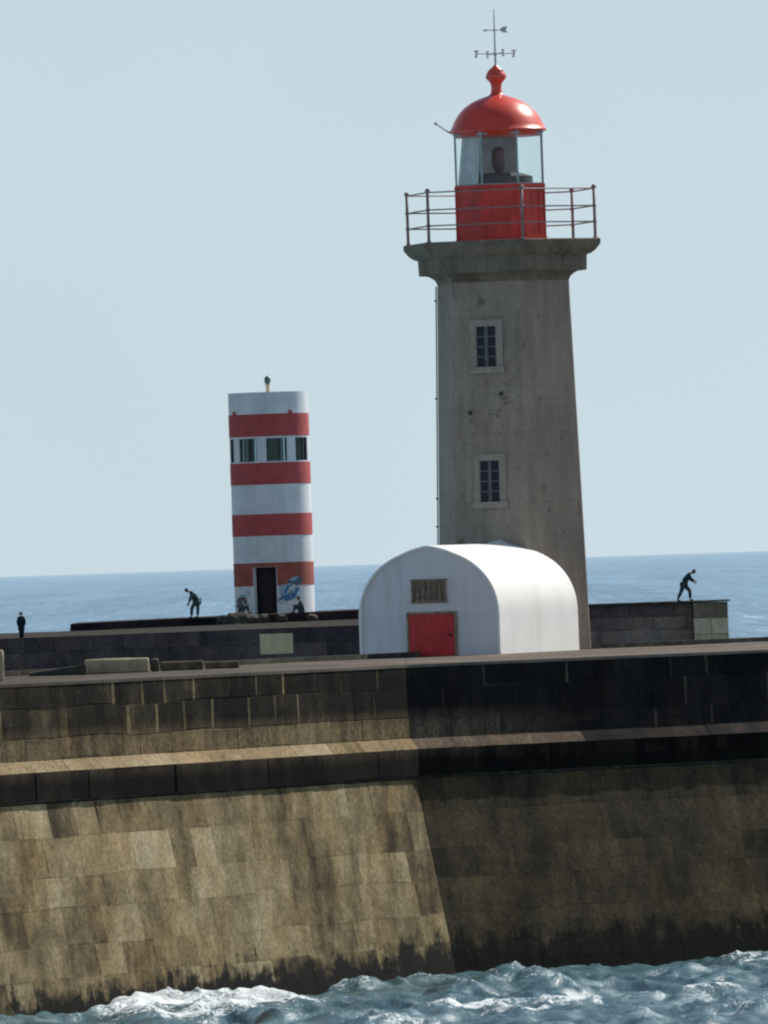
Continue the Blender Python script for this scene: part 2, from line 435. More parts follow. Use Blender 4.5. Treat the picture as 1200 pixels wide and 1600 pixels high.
# loose stones on the paving
def stone(name, px0, px1, pyb, h, depth, mat, label, cat, group=None, dp=.5, bev=.025, top_slope=0, rz=0, zb=DECK+.006):
    x0, _ = at(px0, pyb, depth); x1, _ = at(px1, pyb, depth); w = x1-x0
    bm = bmesh.new(); box(bm, -w/2, w/2, -dp/2, dp/2, 0, h)
    for v in bm.verts:
        if v.co.z > 0 and top_slope: v.co.z += top_slope*(v.co.x/w)
    bmesh.ops.subdivide_edges(bm, edges=list(bm.edges), cuts=2, use_grid_fill=True)
    for v in bm.verts:
        if v.co.z > .005:
            q = v.co*3+Vector((px0, 0, 0)); v.co += Vector((noise.noise(q), noise.noise(q+Vector((7,0,0))), noise.noise(q+Vector((0,9,0)))))*.03*min(1, h*3)
    o = obj(name, bm, mat)
    o.location = ((x0+x1)/2, depth, zb); o.rotation_euler = (0, 0, rz)
    md = o.modifiers.new('b', 'BEVEL'); md.width = bev; md.limit_method = 'ANGLE'
    return tag(o, label, cat, group)
g = 'stone blocks lying on the mole paving'
stone('stone_block', 133, 233, 1052, .27, 225.2, M_CREAM, 'long cream stone block on the mole paving below the stooping angler', 'block', g, .55)
stone('stone_slab', 46, 136, 1056, .13, 224.4, M_ROCK, 'dark sloping slab just left of the long cream block', 'slab', g, .6, .02, .12)
stone('stone_block', 236, 249, 1049, .24, 225.8, M_ROCK, 'narrow dark stone against the right end of the long cream block', 'block', g, .4)
stone('stone_block', 251, 318, 1046, .17, 226.4, M_BROWN, 'brown patched stone right of the narrow dark stone', 'block', g, .5)
stone('stone_block', 321, 374, 1042, .14, 227.2, M_BROWN, 'low brown stone at the right end of the row on the paving', 'block', g, .5)
stone('stone_post', -16, 6, 1064, .56, 216.8, M_CREAM, 'cream stone post cut off by the left edge of the photo', 'post', None, .25)
# ------------------------------------------------------------------ lighthouse
LD = 244.6; PM = F/LD
LX = 198.0/PM
def zz(y): return H - (y-872.8)/PM
light = thing('lighthouse', 'tall six sided granite lighthouse with red lantern and railed gallery', 'lighthouse', (LX, LD, DECK))
HEX = [R(a) for a in (12, 72, 132, 192, 252, 312)]
def lz(y): return zz(y)-DECK
Rt, Rb = 1.415, 1.625
bm = bmesh.new()
ztop = lz(440)
N = 26
loft(bm, [(Rb+(Rt-Rb)*k/N, ztop*k/N) for k in range(N+1)], HEX)
o = obj('tower', bm, M_TOWER, light)
md = o.modifiers.new('b', 'BEVEL'); md.width = .03; md.segments = 2; md.limit_method = 'ANGLE'
px2R = lambda w: w/.951/PM
bm = bmesh.new()
loft(bm, [(px2R(101), lz(446)), (px2R(103), lz(441)), (px2R(106), lz(435)), (px2R(113), lz(430)), (px2R(118), lz(428)), (px2R(131), lz(427)), (px2R(132), lz(403)), (px2R(139), lz(401)), (px2R(146), lz(396)), (px2R(151), lz(390)), (px2R(154), lz(386)), (px2R(154), lz(379)), (px2R(152), lz(378))], HEX)
o = obj('cornice', bm, M_CORN, light)
md = o.modifiers.new('b', 'BEVEL'); md.width = .015; md.segments = 2; md.limit_method = 'ANGLE'
GZ = lz(378)
# windows on the face whose outward direction is 18 degrees left of the viewer
fa = R(-18); fn = Vector((math.sin(fa), -math.cos(fa), 0)); ft = Vector((math.cos(fa), math.sin(fa), 0))
def window(yt, yb, lab):
    zt, zb = lz(yt), lz(yb); zc = (zt+zb)/2; h = zt-zb; w = 31/PM/.951
    ap = lambda z: (Rb+(Rt-Rb)*z/ztop)*math.cos(R(30))
    def P(u, z, e):
        q = fn*(ap(z)+e) + ft*u; return Vector((q.x, q.y, z))
    def slab(bm, u0, u1, z0, z1, e0, e1):
        v = [bm.verts.new(P(u, z, e)) for e in (e0, e1) for u, z in ((u0,z0),(u1,z0),(u1,z1),(u0,z1))]
        for f in ((0,3,2,1),(4,5,6,7),(0,1,5,4),(1,2,6,5),(2,3,7,6),(3,0,4,7)): bm.faces.new([v[i] for i in f])
    fw = .13
    b = bmesh.new()
    slab(b, -w/2-fw, -w/2, zb, zt, -.05, .035); slab(b, w/2, w/2+fw, zb, zt, -.05, .035)
    slab(b, -w/2-fw, w/2+fw, zt, zt+fw, -.05, .037); slab(b, -w/2-fw-.03, w/2+fw+.03, zb-fw, zb, -.05, .07)
    bmesh.ops.recalc_face_normals(b, faces=b.faces)
    win = obj('window', b, M_SURR, light, label=lab)
    b = bmesh.new(); slab(b, -w/2, w/2, zb, zt, -.04, .004); bmesh.ops.recalc_face_normals(b, faces=b.faces)
    obj('pane', b, M_PANE, win)
    b = bmesh.new()
    for u, ww in ((0, .035), (-w/2+.012, .012), (w/2-.012, .012)): slab(b, u-ww, u+ww, zb, zt, .005, .024)
    for k in (1, 2, 3): slab(b, -w/2, w/2, zb+h*k/4-.014, zb+h*k/4+.014, .006, .021)
    bmesh.ops.recalc_face_normals(b, faces=b.faces)
    obj('glazing_bars', b, M_MUNT, win)
window(511, 574, 'upper window with eight small panes'); window(720, 784, 'lower window with eight small panes')
# little iron steps / hooks on the left edge
for y in (467, 620, 776, 820):
    bm = bmesh.new()
    t_ = R(252); rr = Rb+(Rt-Rb)*lz(y)/ztop
    c = Vector((rr*math.sin(t_), -rr*math.cos(t_), lz(y))); tube(bm, c, c+Vector((-.06, 0, .01)), .018, 6)
    obj('cable_bracket', bm, M_DARK, light)
bm = bmesh.new(); t_ = R(300)
p = [Vector(((Rb+(Rt-Rb)*z/ztop+.02)*math.sin(R(252))*1.0, -(Rb+(Rt-Rb)*z/ztop+.02)*math.cos(R(252)), z)) for z in (.02, ztop-.05)]
tube(bm, p[0], p[1], .018, 6)
obj('downpipe', bm, M_FRAME, light)
# lamp socket stains: round recess marks on the front face
for (px, py) in ((729, 645), (778, 616)):
    bm = bmesh.new(); u = (px-757)/PM/.951; z = lz(py); q = fn*((Rb+(Rt-Rb)*z/ztop)*math.cos(R(30))) + ft*u
    tube(bm, (q.x, q.y, z), (q.x+fn.x*.02, q.y+fn.y*.02, z), .045, 8)
    obj('iron_fixing', bm, M_DARK, light)
# railing
RR = px2R(148)*.985
rail_h = 80/PM
V = [Vector((RR*math.sin(a), -RR*math.cos(a), GZ)) for a in HEX]
for v in V:
    bm = bmesh.new(); tube(bm, v, v+Vector((0,0,rail_h)), .030, 8)
    for fz in (.01, .32, .63, 1.0): sphere(bm, (v.x, v.y, v.z+rail_h*fz), .045 if fz < 1 else .052, seg_=8)
    obj('railing_post', bm, M_IRON, light, True)
bm = bmesh.new()
for fz in (.32, .63, .97):
    for a, b in zip(V, V[1:]+V[:1]):
        tube(bm, a+Vector((0,0,rail_h*fz)), b+Vector((0,0,rail_h*fz)), .016, 6)
obj('rail', bm, M_IRON, light)
# lantern
lx = at(780, 330, LD)[0]-LX + .0
lant = lambda: None
OCT = [R(22.5+45*k) for k in range(8)]
apm = 69/PM; RO = apm/math.cos(R(22.5))
zb_, zg, ze = GZ, lz(290), lz(207)
bm = bmesh.new(); loft(bm, [(RO+.03, zb_-.01), (RO+.03, zb_+.07), (RO, zb_+.075), (RO, zg-.07), (RO+.025, zg-.065), (RO+.025, zg)], OCT)
lb = obj('lantern_base', bm, M_REDW, light)
# raised seams and door on the drum
for a in OCT:
    bm = bmesh.new(); c = Vector((RO*math.sin(a), -RO*math.cos(a), 0)); tube(bm, c+Vector((0,0,zb_)), c+Vector((0,0,zg)), .018, 6)
    obj('seam', bm, M_REDW, lb)
bm = bmesh.new(); aa = R(45); n_ = Vector((math.sin(aa), -math.cos(aa), 0)); tt = Vector((math.cos(aa), math.sin(aa), 0))
c = n_*apm
for u0, u1, z0, z1 in ((-.24, -.2, zb_+.1, zg-.1), (.2, .24, zb_+.1, zg-.1), (-.24, .24, zg-.13, zg-.09), (-.24, .24, zb_+.09, zb_+.13), (-.24, .24, zb_+.55, zb_+.58)):
    v = [bm.verts.new(Vector((0,0,z)) + c + n_*e + tt*u) for e in (-.01, .018) for u, z in ((u0,z0),(u1,z0),(u1,z1),(u0,z1))]
    for f in ((0,3,2,1),(4,5,6,7),(0,1,5,4),(1,2,6,5),(2,3,7,6),(3,0,4,7)): bm.faces.new([v[i] for i in f])
bmesh.ops.recalc_face_normals(bm, faces=bm.faces)
obj('hatch_frame', bm, M_REDW, lb)
for k, a in enumerate(OCT):
    c = Vector(((RO-.02)*math.sin(a), -(RO-.02)*math.cos(a), 0))
    bm = bmesh.new(); tube(bm, c+Vector((0,0,zg)), c+Vector((0,0,ze)), .022, 6)
    obj('glazing_bar', bm, M_FRAME, light)
RG = RO-.035
bm = bmesh.new()
rg = [[bm.verts.new((RG*math.sin(a), -RG*math.cos(a), z)) for a in OCT] for z in (zg, ze)]
for k in range(8): bm.faces.new((rg[0][k], rg[0][(k+1)%8], rg[1][(k+1)%8], rg[1][k]))
obj('lantern_glass', bm, M_GLASS, light)
for z in (zg+.005, ze-.04):
    bm = bmesh.new()
    for a, b in zip(OCT, OCT[1:]+OCT[:1]):
        tube(bm, (RG*math.sin(a), -RG*math.cos(a), z), (RG*math.sin(b), -RG*math.cos(b), z), .02, 6)
    obj('glazing_ring', bm, M_FRAME, light)
CIR = [R(k*360/48) for k in range(48)]
bm = bmesh.new()
dome = [(66, 214), (69, 212), (71.5, 208), (75.5, 206), (76, 203.5), (73.5, 201), (71, 196), (67, 187), (61, 177.5), (52, 168), (41, 160), (29, 154.5), (18, 151), (11.5, 148.5), (9, 145), (8, 139), (8.5, 132), (11, 127.5), (15.5, 123), (16.5, 119.5), (15, 116), (13, 111.5), (8.5, 107), (5, 104.5), (3, 102)]
loft(bm, [(r/PM, lz(y)) for r, y in dome], CIR)
d = obj('dome', bm, M_RED, light); smooth_by_angle(d, 50)
bm = bmesh.new(); loft(bm, [(.68, zg+.005), (.68, zg+.17), (.5, zg+.23), (.42, zg+.25)], CIR)
obj('lamp_table', bm, M_DARK, light)
bm = bmesh.new(); loft(bm, [(.07, zg+.2), (.09, zg+.3), (.13, zg+.36), (.145, zg+.48), (.145, zg+.66), (.12, zg+.74), (.06, zg+.79)], CIR[::2])
o = obj('lamp', bm, M_LAMPR, light, True)
bm = bmesh.new()
prev = None
for k in range(30):
    a = R(150 + (328-150)*k/29); 
    pts = [bm.verts.new(((r+.012*math.sin(k*2.1))*math.sin(a), -(r+.012*math.sin(k*2.1))*math.cos(a), z)) for r, z in ((.84, zg+.02), (.72, ze-.02))]
    if prev: bm.faces.new((prev[0], pts[0], pts[1], prev[1]))
    prev = pts
o = obj('curtain', bm, M_CURT, light, True)
# weather vane
VX = 0
bm = bmesh.new(); tube(bm, (0,0,lz(106)), (0,0,lz(14)), .024, 8, .010)
mast = obj('mast', bm, M_MAST, light)
bm = bmesh.new(); za = lz(84); ar = 34/PM
for a0 in (22, 112):
    dx, dy = math.cos(R(a0)), math.sin(R(a0))
    tube(bm, (-ar*dx, -ar*dy, za), (ar*dx, ar*dy, za), .011, 6)
    for s in (-1, 1):
        c = Vector((s*ar*dx*.93, s*ar*dy*.93, za)); u = Vector((dx, dy, 0))
        tube(bm, c+Vector((0,0,-.07)), c+Vector((0,0,.07)), .02, 5); tube(bm, c+Vector((0,0,.06))-u*.05, c+Vector((0,0,.06))+u*.05, .018, 5); tube(bm, c+Vector((0,0,-.06))-u*.04, c+Vector((0,0,-.06))+u*.01, .018, 5)
sphere(bm, (0,0,za), .045, seg_=8)
obj('direction_arm', bm, M_MAST, mast)
bm = bmesh.new(); zv = lz(47)
tube(bm, (-.24, 0, zv), (.24, 0, zv), .010, 6); tube(bm, (-.24, 0, zv), (-.16, 0, zv), .004, 6, .035)
v = [bm.verts.new(p) for p in ((.10, 0, zv), (.16, 0, zv+.06), (.27, 0, zv+.07), (.23, 0, zv), (.27, 0, zv-.06), (.16, 0, zv-.05))]; bm.faces.new(v)
sphere(bm, (0,0,zv), .035, seg_=8)
obj('vane_arrow', bm, M_MAST, mast)
bm = bmesh.new(); p0 = Vector((-.98, -.1, lz(206))); p1 = Vector((-1.24, -.2, lz(192)))
tube(bm, p0, p1, .016, 6); tube(bm, p1, p1+Vector((-.05, 0, .03)), .03, 6)
obj('bracket_rod', bm, M_MAST, light)
# ------------------------------------------------------------------ vaulted shed
yaw = R(25)
gl = at(563, 1028, 240.5); gr_ = at(782, 1022, 239.3)
Wd = 3.1; SH = 173/78.0
sx_ = ((gl[0]+gr_[0])/2, 239.9)
shed = thing('vaulted_shed', 'small white barrel vaulted shed with red door in front of the lighthouse', 'shed', (sx_[0], sx_[1], DECK+.004), -yaw)
Lsh = 3.85; hw = Wd/2
def arch(r_, base_h, n=40, pk=.07, s=1.0):
    pts = [(-r_, 0), (-r_, base_h)]
    for k in range(1, n):
        t = math.pi*(1-k/n); x = r_*math.cos(t); z = base_h + (SH-base_h-pk + (r_-hw))*math.sin(t)**.92
        z += pk*max(0, 1-abs(x)/.6)
        pts.append((x, z))
    pts += [(r_, base_h), (r_, 0)]
    return pts
bh = .80
bm = bmesh.new(); A = arch(hw-.05, bh)
def ring(bm, A, y, base=True): return [bm.verts.new((x, y, z)) for x, z in A]
# front gable with door opening: door recess modelled as a set-back panel
f = bmesh.new(); fr_ = ring(f, A, 0.04); bk_ = ring(f, A, .25)
f.faces.new(fr_); f.faces.new(bk_[::-1])
for k in range(len(A)-1): f.faces.new((fr_[k], bk_[k], bk_[k+1], fr_[k+1]))
bmesh.ops.recalc_face_normals(f, faces=f.faces)
obj('front_wall', f, M_GABLE, shed)
f = bmesh.new(); fr_ = ring(f, A, Lsh-.2); bk_ = ring(f, A, Lsh-.02)
f.faces.new(fr_); f.faces.new(bk_[::-1])
for k in range(len(A)-1): f.faces.new((fr_[k], bk_[k], bk_[k+1], fr_[k+1]))
bmesh.ops.recalc_face_normals(f, faces=f.faces)
obj('rear_wall', f, M_GABLE, shed)
f = bmesh.new(); Ao = arch(hw, bh); NY = 12
Rr = []
for j in range(NY+1):
    y = Lsh*j/NY
    Rr.append([f.verts.new((x*(1+.0025*math.sin(j*1.7+z*3)), y, z)) for x, z in Ao])
for a, b in zip(Rr, Rr[1:]):
    for k in range(len(Ao)-1): f.faces.new((a[k], a[k+1], b[k+1], b[k]))
Ri = [ring(f, A, y) for y in (0, Lsh)]
for k in range(len(Ao)-1):
    f.faces.new((Rr[0][k], Ri[0][k], Ri[0][k+1], Rr[0][k+1])); f.faces.new((Rr[-1][k], Rr[-1][k+1], Ri[1][k+1], Ri[1][k]))
    f.faces.new((Ri[0][k], Ri[1][k], Ri[1][k+1], Ri[0][k+1]))
bmesh.ops.recalc_face_normals(f, faces=f.faces)
o = obj('roof', f, M_WHITE, shed); smooth_by_angle(o, 40)
# ridge flashing where the roof meets the tower
bm = bmesh.new(); v = [bm.verts.new(p) for p in ((-.5, Lsh-.02, SH-.22), (0.45, Lsh-.02, SH-.2), (0.45, Lsh-.9, SH-.24), (-.5, Lsh-.9, SH-.24), (-.05, Lsh-.02, SH+.09), (-.05, Lsh-.3, SH+.06), (-.05, Lsh-.9, SH+.0))]
for q in ((0,3,6,5,4), (1,4,5,6,2), (0,4,1), (3,2,6)): bm.faces.new([v[i] for i in q])
bmesh.ops.recalc_face_normals(bm, faces=bm.faces)
obj('ridge_flashing', bm, M_WHITE, shed)
ppm = 78.0*math.cos(yaw)
def gx(px): return (px-672.5)/ppm
bm = bmesh.new(); x0, x1 = gx(641), gx(712); zt = (1024-958)/78.0+.0
box(bm, x0, x1, .0, .045, .005, zt); 
door = obj('door', bm, M_DOORR, shed)
for k in range(1, 6):
    bm = bmesh.new(); xx = x0+(x1-x0)*k/6; box(bm, xx-.003, xx+.003, -.003, .004, .02, zt-.02)
    obj('plank_seam', bm, M_DOORR, door)
bm = bmesh.new(); sphere(bm, (x1-.1, -.02, zt*.5), .03, seg_=8); obj('handle', bm, M_DARK, door)
bm = bmesh.new(); fw = .045
box(bm, x0-fw, x0, -.015, .045, .0, zt); box(bm, x1, x1+fw, -.015, .045, 0, zt); box(bm, x0-fw, x1+fw, -.02, .045, zt, zt+fw)
obj('door_frame', bm, M_VENT, shed)
zv0, zv1 = (1025-939)/78., (1025-907)/78.
bm = bmesh.new(); a0, a1 = gx(647), gx(699)
box(bm, a0, a1, .022, .05, zv0, zv1); vent = obj('vent', bm, M_DARK, shed)
bm = bmesh.new()
for k in range(9):
    z = zv0+.02+(zv1-zv0-.04)*k/8; box(bm, a0, a1, .005, .028, z-.012, z+.012)
for k in range(7):
    x = a0+(a1-a0)*k/6; box(bm, x-.014, x+.014, .0, .024, zv0, zv1)
box(bm, a0-.03, a1+.03, -.006, .045, zv1, zv1+.035); box(bm, a0-.03, a1+.03, -.006, .045, zv0-.035, zv0)
obj('vent_grille', bm, M_VENT, vent)
bm = bmesh.new(); box(bm, -hw+.06, x0-fw-.003, .026, .05, bh-.012, bh+.012); obj('string_course', bm, M_GABLE, shed); bm = bmesh.new(); box(bm, x1+fw+.003, hw-.06, .026, .05, bh-.012, bh+.012)
obj('string_course', bm, M_GABLE, shed)
# ------------------------------------------------------------------ far mole
def wallbox(bm, px0, px1, d0, d1, zt0, zt1, zb, thick=.8, py=980):
    """straight wall from pixel column px0 at depth d0 to px1 at depth d1; returns nothing"""
    xa, xb = at(px0, py, d0)[0], at(px1, py, d1)[0]
    A, B = Vector((xa, d0, 0)), Vector((xb, d1, 0)); dv = (B-A).normalized(); nn = Vector((-dv.y, dv.x, 0))
    return A, B, dv, nn
def farwall(px0, px1, d0, d1, zt0, zt1, zb, thick, tonef, rowh, wid, py=980, parent=None, name='wall', topm=None, mat=None, label=None):
    A, B, dv, nn = wallbox(None, px0, px1, d0, d1, zt0, zt1, zb, thick, py)
    L = (B-A).length; W = Wall()
    nrow = max(1, round((min(zt0, zt1)-zb)/rowh))
    for r in range(nrow):
        s0 = 0
        while s0 < L:
            s1 = min(L, s0+random.uniform(*wid)); tn = tonef(s0/L, r/nrow); e = random.uniform(-.04, .04); g_ = .03
            zt_ = lambda s: (zt0+(zt1-zt0)*s/L)
            za, zb1 = (lambda s: zb+(zt_(s)-zb)*(1-(r+1)/nrow)), (lambda s: zb+(zt_(s)-zb)*(1-r/nrow))
            def P(s, z, e): q = A+dv*s-nn*e; return (q.x, q.y, z)
            O = [(s0, za(s0)), (s1, za(s1)), (s1, zb1(s1)), (s0, zb1(s0))]
            I = [(s0+g_, za(s0)+g_), (s1-g_, za(s1)+g_), (s1-g_, zb1(s1)-g_), (s0+g_, zb1(s0)-g_)]
            uo = [(p[0]*.5+px0, p[1]) for p in O]; ui = [(p[0]*.5+px0, p[1]) for p in I]
            W.quad([P(*p, e) for p in I], tn, ui)
            for k in range(4):
                k2 = (k+1) % 4; W.quad([P(*O[k], -.02), P(*O[k2], -.02), P(*I[k2], e), P(*I[k], e)], tn*.9, [uo[k], uo[k2], ui[k2], ui[k]])
            s0 = s1
    # top, back and ends
    def Q(s, b, z): q = A+dv*s+nn*b; return (q.x, q.y, z)
    tt_ = tonef(.5, 0)+.15
    W.quad([Q(0, 0, zt0), Q(L, 0, zt1), Q(L, thick, zt1), Q(0, thick, zt0)], tt_, [(0, 0), (L, 0), (L, thick), (0, thick)])
    W.quad([Q(L, 0, zb), Q(L, thick, zb), Q(L, thick, zt1), Q(L, 0, zt1)], .2, [(0, 0), (1, 0), (1, 3), (0, 3)])
    W.quad([Q(0, thick, zb), Q(0, 0, zb), Q(0, 0, zt0), Q(0, thick, zt0)], .2, [(0, 0), (1, 0), (1, 3), (0, 3)])
    W.quad([Q(L, thick, zb), Q(0, thick, zb), Q(0, thick, zt0), Q(L, thick, zt1)], .2, [(0, 0), (L, 0), (L, 3), (0, 3)])
    return W.build(name, mat or M_FARW, parent, label)
def zo(px, py, d): return at(px, py, d)[1]
fm = thing('far_breakwater', 'long dark stepped breakwater wall behind the mole, left of the white shed', 'breakwater', (0, 0, 0))
zB0, zB1 = zo(0, 1001, 576), zo(562, 977, 576)
def ext(z0, z1, p0, p1, p): return z0+(z1-z0)*(p-p0)/(p1-p0)
farwall(-700, 640, 576, 576, ext(zB0, zB1, 0, 562, -700)*.0+zB0, ext(zB0, zB1, 0, 562, 640), -1.5, .9, lambda s, r: random.gauss(.27 if r < .5 else .22, .05), .75, (1.2, 2.8), parent=fm, name='front_wall')
# deck
bm = bmesh.new()
xa, xb = at(-700, 980, 576)[0], at(640, 980, 576)[0]
zd = zB0-.03
v = [bm.verts.new(p) for p in ((xa, 576.5, zd), (xb, 576.5, zB1-.03), (at(640, 980, 690)[0], 690, zB1-.03), (at(109, 980, 690)[0], 690, zd), (at(109, 980, 654)[0], 654, zd), (at(-700, 980, 654)[0], 654, zd))]
bm.faces.new(v)
w_ = [bm.verts.new((q.co.x, q.co.y, -1.5)) for q in v]
for k in range(6): bm.faces.new((v[k], v[(k+1)%6], w_[(k+1)%6], w_[k]))
bmesh.ops.recalc_face_normals(bm, faces=bm.faces)
obj('paving', bm, M_DECKF, fm)
zA0, zA1 = zo(110, 975, 652), zo(562, 953, 652)
farwall(110, 640, 652, 652, zA0, ext(zA0, zA1, 110, 562, 640), zd-.2, 18, lambda s, r: random.gauss(.18, .05), .4, (1.5, 3), parent=fm, name='rear_wall')
# light block let into the front wall
def farblock(name, px0, px1, py0, py1, d, mat, label, cat='block', dp=.6, group=None):
    x0, zt = at((px0), (py0+py1)/2, d)[0], at((px0+px1)/2, py0, d)[1]; x1 = at(px1, (py0+py1)/2, d)[0]; zb = at((px0+px1)/2, py1, d)[1]
    bm = bmesh.new(); box(bm, (x0-x1)/2, (x1-x0)/2, 0, dp, 0, zt-zb)
    bevel(bm, .03); o = obj(name, bm, mat); o.location = ((x0+x1)/2, d, zb)
    return tag(o, label, cat, group) if label else o
o = farblock('pale_block', 406, 458, 990, 1022, 575.9, M_CREAM2, None, dp=.3)
lc = o.location.copy(); o.parent = fm; o.location = lc; o['label'] = 'pale squared block let into the dark wall'
# right wall
rw = thing('harbour_wall', 'grey masonry wall with a pale end block right of the lighthouse', 'wall', (0, 0, 0))
zr0, zr1 = zo(918, 948, 600), zo(1083, 942, 600)
farwall(860, 1084, 600, 600, zr0+.07, zr1, -1.5, 5, lambda s, r: random.gauss(.47 if r else .34, .04), .62, (1.3, 2.6), parent=rw, name='masonry')
farwall(1084, 1138, 599.6, 599.8, zr1+.02, zo(1138, 940, 600), -1.5, 5, lambda s, r: random.gauss(.72 if r > .1 else .45, .04), .8, (.8, 1.4), parent=rw, name='end_block', mat=M_END, label='pale end of the wall')
bm = bmesh.new(); x0, x1 = at(860, 945, 600)[0], at(1140, 940, 600)[0]
box(bm, x0, x1, 599.45, 604.6, zr1+.03, zr1+.11); obj('coping', bm, M_ROCK, rw)
# rubble beside the far tower's foot
for k, (px, py, s) in enumerate(((352, 968, .5), (366, 966, .62), (382, 964, .55), (396, 966, .48), (408, 966, .5), (372, 979, .4), (391, 981, .38), (404, 983, .36), (440, 962, .3), (488, 962, .34))):
    d = 651.2-(py > 970)*4
    x, z = at(px, py, d)
    bm = bmesh.new(); bmesh.ops.create_icosphere(bm, subdivisions=2, radius=s)
    for v in bm.verts:
        v.co *= 1+.45*noise.noise(v.co*2.2/s*.6+Vector((k*5, 0, 0))); v.co.z *= .8
    lab = ['leftmost dark boulder of the heap at the banded tower', 'largest dark boulder left of the tower doorway, second from the left', 'dark boulder under the left seated person', 'dark boulder below the left edge of the tower doorway', 'dark boulder directly under the tower doorway',
           'small lower boulder below the two largest ones', 'small pinkish lower boulder in the middle of the heap', 'small lower boulder at the right end of the heap', 'small flat rock right of the tower doorway', 'lone small rock right of the banded tower'][k]
    o = obj('boulder', bm, M_DECKF if k == 6 else M_ROCK); o.location = (x, d, z-.15)
    tag(o, lab, 'boulder', 'boulders at the foot of the banded tower')
# ------------------------------------------------------------------ banded tower
BD = 662.0; BP = F/BD
bx_, bz = at(430, 957, BD)
bz -= .1
bt = thing('banded_tower', 'round red and white banded beacon tower with window ring and graffiti', 'tower', (bx_, BD, bz))
def bzz(y): return at(425, y, BD)[1]-bz
RB, RT_ = 63.5/BP, 61/BP
Hh = bzz(613)
r_o = 62.2/BP; r_i = r_o-.28
DA0, DA1 = -30, 4
zdoor = bzz(886)
bm = bmesh.new()
seg(bm, DA1, 360+DA0, r_i, r_o, 0, zdoor, 80)
seg(bm, 0, 360, r_i, r_o, zdoor, bzz(721), 90)
seg(bm, 0, 360, r_i, r_o, bzz(685), Hh, 90)
wc = [-34+45*k for k in range(8)]; hwn = 15.2
for c in wc: seg(bm, c+hwn, c+45-hwn, r_i, r_o, bzz(721), bzz(685), 5)
for z, rr in ((Hh-.14, r_i), (bzz(700)-1.3, r_i), (.02, r_i)):
    vs = [bm.verts.new((rr*math.sin(a), -rr*math.cos(a), z)) for a in CIR]; bm.faces.new(vs)
o = obj('wall', bm, M_WHITEF, bt); smooth_by_angle(o, 30)
for (y0, y1, m_) in ((647, 682, M_REDF), (723, 757, M_REDF), (803, 837, M_REDF)):
    bm = bmesh.new(); seg(bm, 0, 360, r_o-.02, r_o+.02, bzz(y1), bzz(y0), 90)
    o = obj('red_band', bm, m_, bt); smooth_by_angle(o, 40)
bm = bmesh.new(); seg(bm, DA1+1, 360+DA0-1, r_o-.02, r_o+.02, bzz(915), bzz(879), 80); seg(bm, DA0-1, DA1+1, r_o-.02, r_o+.02, zdoor+.02, bzz(879), 12)
o = obj('red_band', bm, M_REDR, bt, label='peeling lowest red band around the doorway'); smooth_by_angle(o, 40)
for c in wc:
    bm = bmesh.new(); za, zb2 = bzz(721)+.02, bzz(685)-.02
    seg(bm, c-hwn+.2, c-hwn+1.8, r_o-.16, r_o-.06, za, zb2, 1); seg(bm, c+hwn-1.8, c+hwn-.2, r_o-.16, r_o-.06, za, zb2, 1)
    seg(bm, c+3, c+5, r_o-.16, r_o-.06, za, zb2, 1)
    wn = obj('window', bm, M_DARK, bt)
    bm = bmesh.new(); seg(bm, c-hwn+1.8, c+hwn-1.8, r_o-.12, r_o-.11, za, zb2, 5); obj('pane', bm, M_TINT, wn)
# added dark core: blocks sky seen through the windows, leaving narrow bright strips
bm = bmesh.new(); loft(bm, [(.62, bzz(721)-.6), (.62, Hh-.2)], CIR[::4]); obj('sky_block_core', bm, M_DARK, bt)
for c in wc:
    bm = bmesh.new(); seg(bm, c+hwn, c+45-hwn, r_i-.03, r_i-.005, bzz(724), bzz(682), 4); obj('interior_shade_lining', bm, M_DARK, bt)  # dark sheets added to stand in for the shaded interior
bm = bmesh.new(); seg(bm, DA0+.5, DA1-.5, r_i-.25, r_i-.2, 0.03, zdoor, 8); obj('door', bm, M_DOORD, bt)
bm = bmesh.new(); xo = at(418, 600, BD)[0]-bx_
loft(bm, [(.10, Hh-.1), (.10, bzz(603)), (.14, bzz(602)), (.14, bzz(600))], CIR[::4])
for v in bm.verts: v.co.x += xo
mastb = obj('light_post', bm, M_CREAM2, bt)
bm = bmesh.new(); loft(bm, [(.10, bzz(600)), (.17, bzz(597)), (.18, bzz(592)), (.12, bzz(588.5)), (.03, bzz(587))], CIR[::4])
for v in bm.verts: v.co.x += xo
obj('beacon_light', bm, M_GREEN, mastb, True)
# parapet bumps on the top band
for px in (369, 455):
    bm = bmesh.new()
    a = math.asin((px-421)/62.); q = (r_o+.05)*math.sin(a), -(r_o+.05)*math.cos(a)
    box(bm, q[0]-.09, q[0]+.09, q[1]-.08, q[1]+.05, bzz(648), bzz(642))
    obj('lamp_bracket', bm, M_REDF, bt)
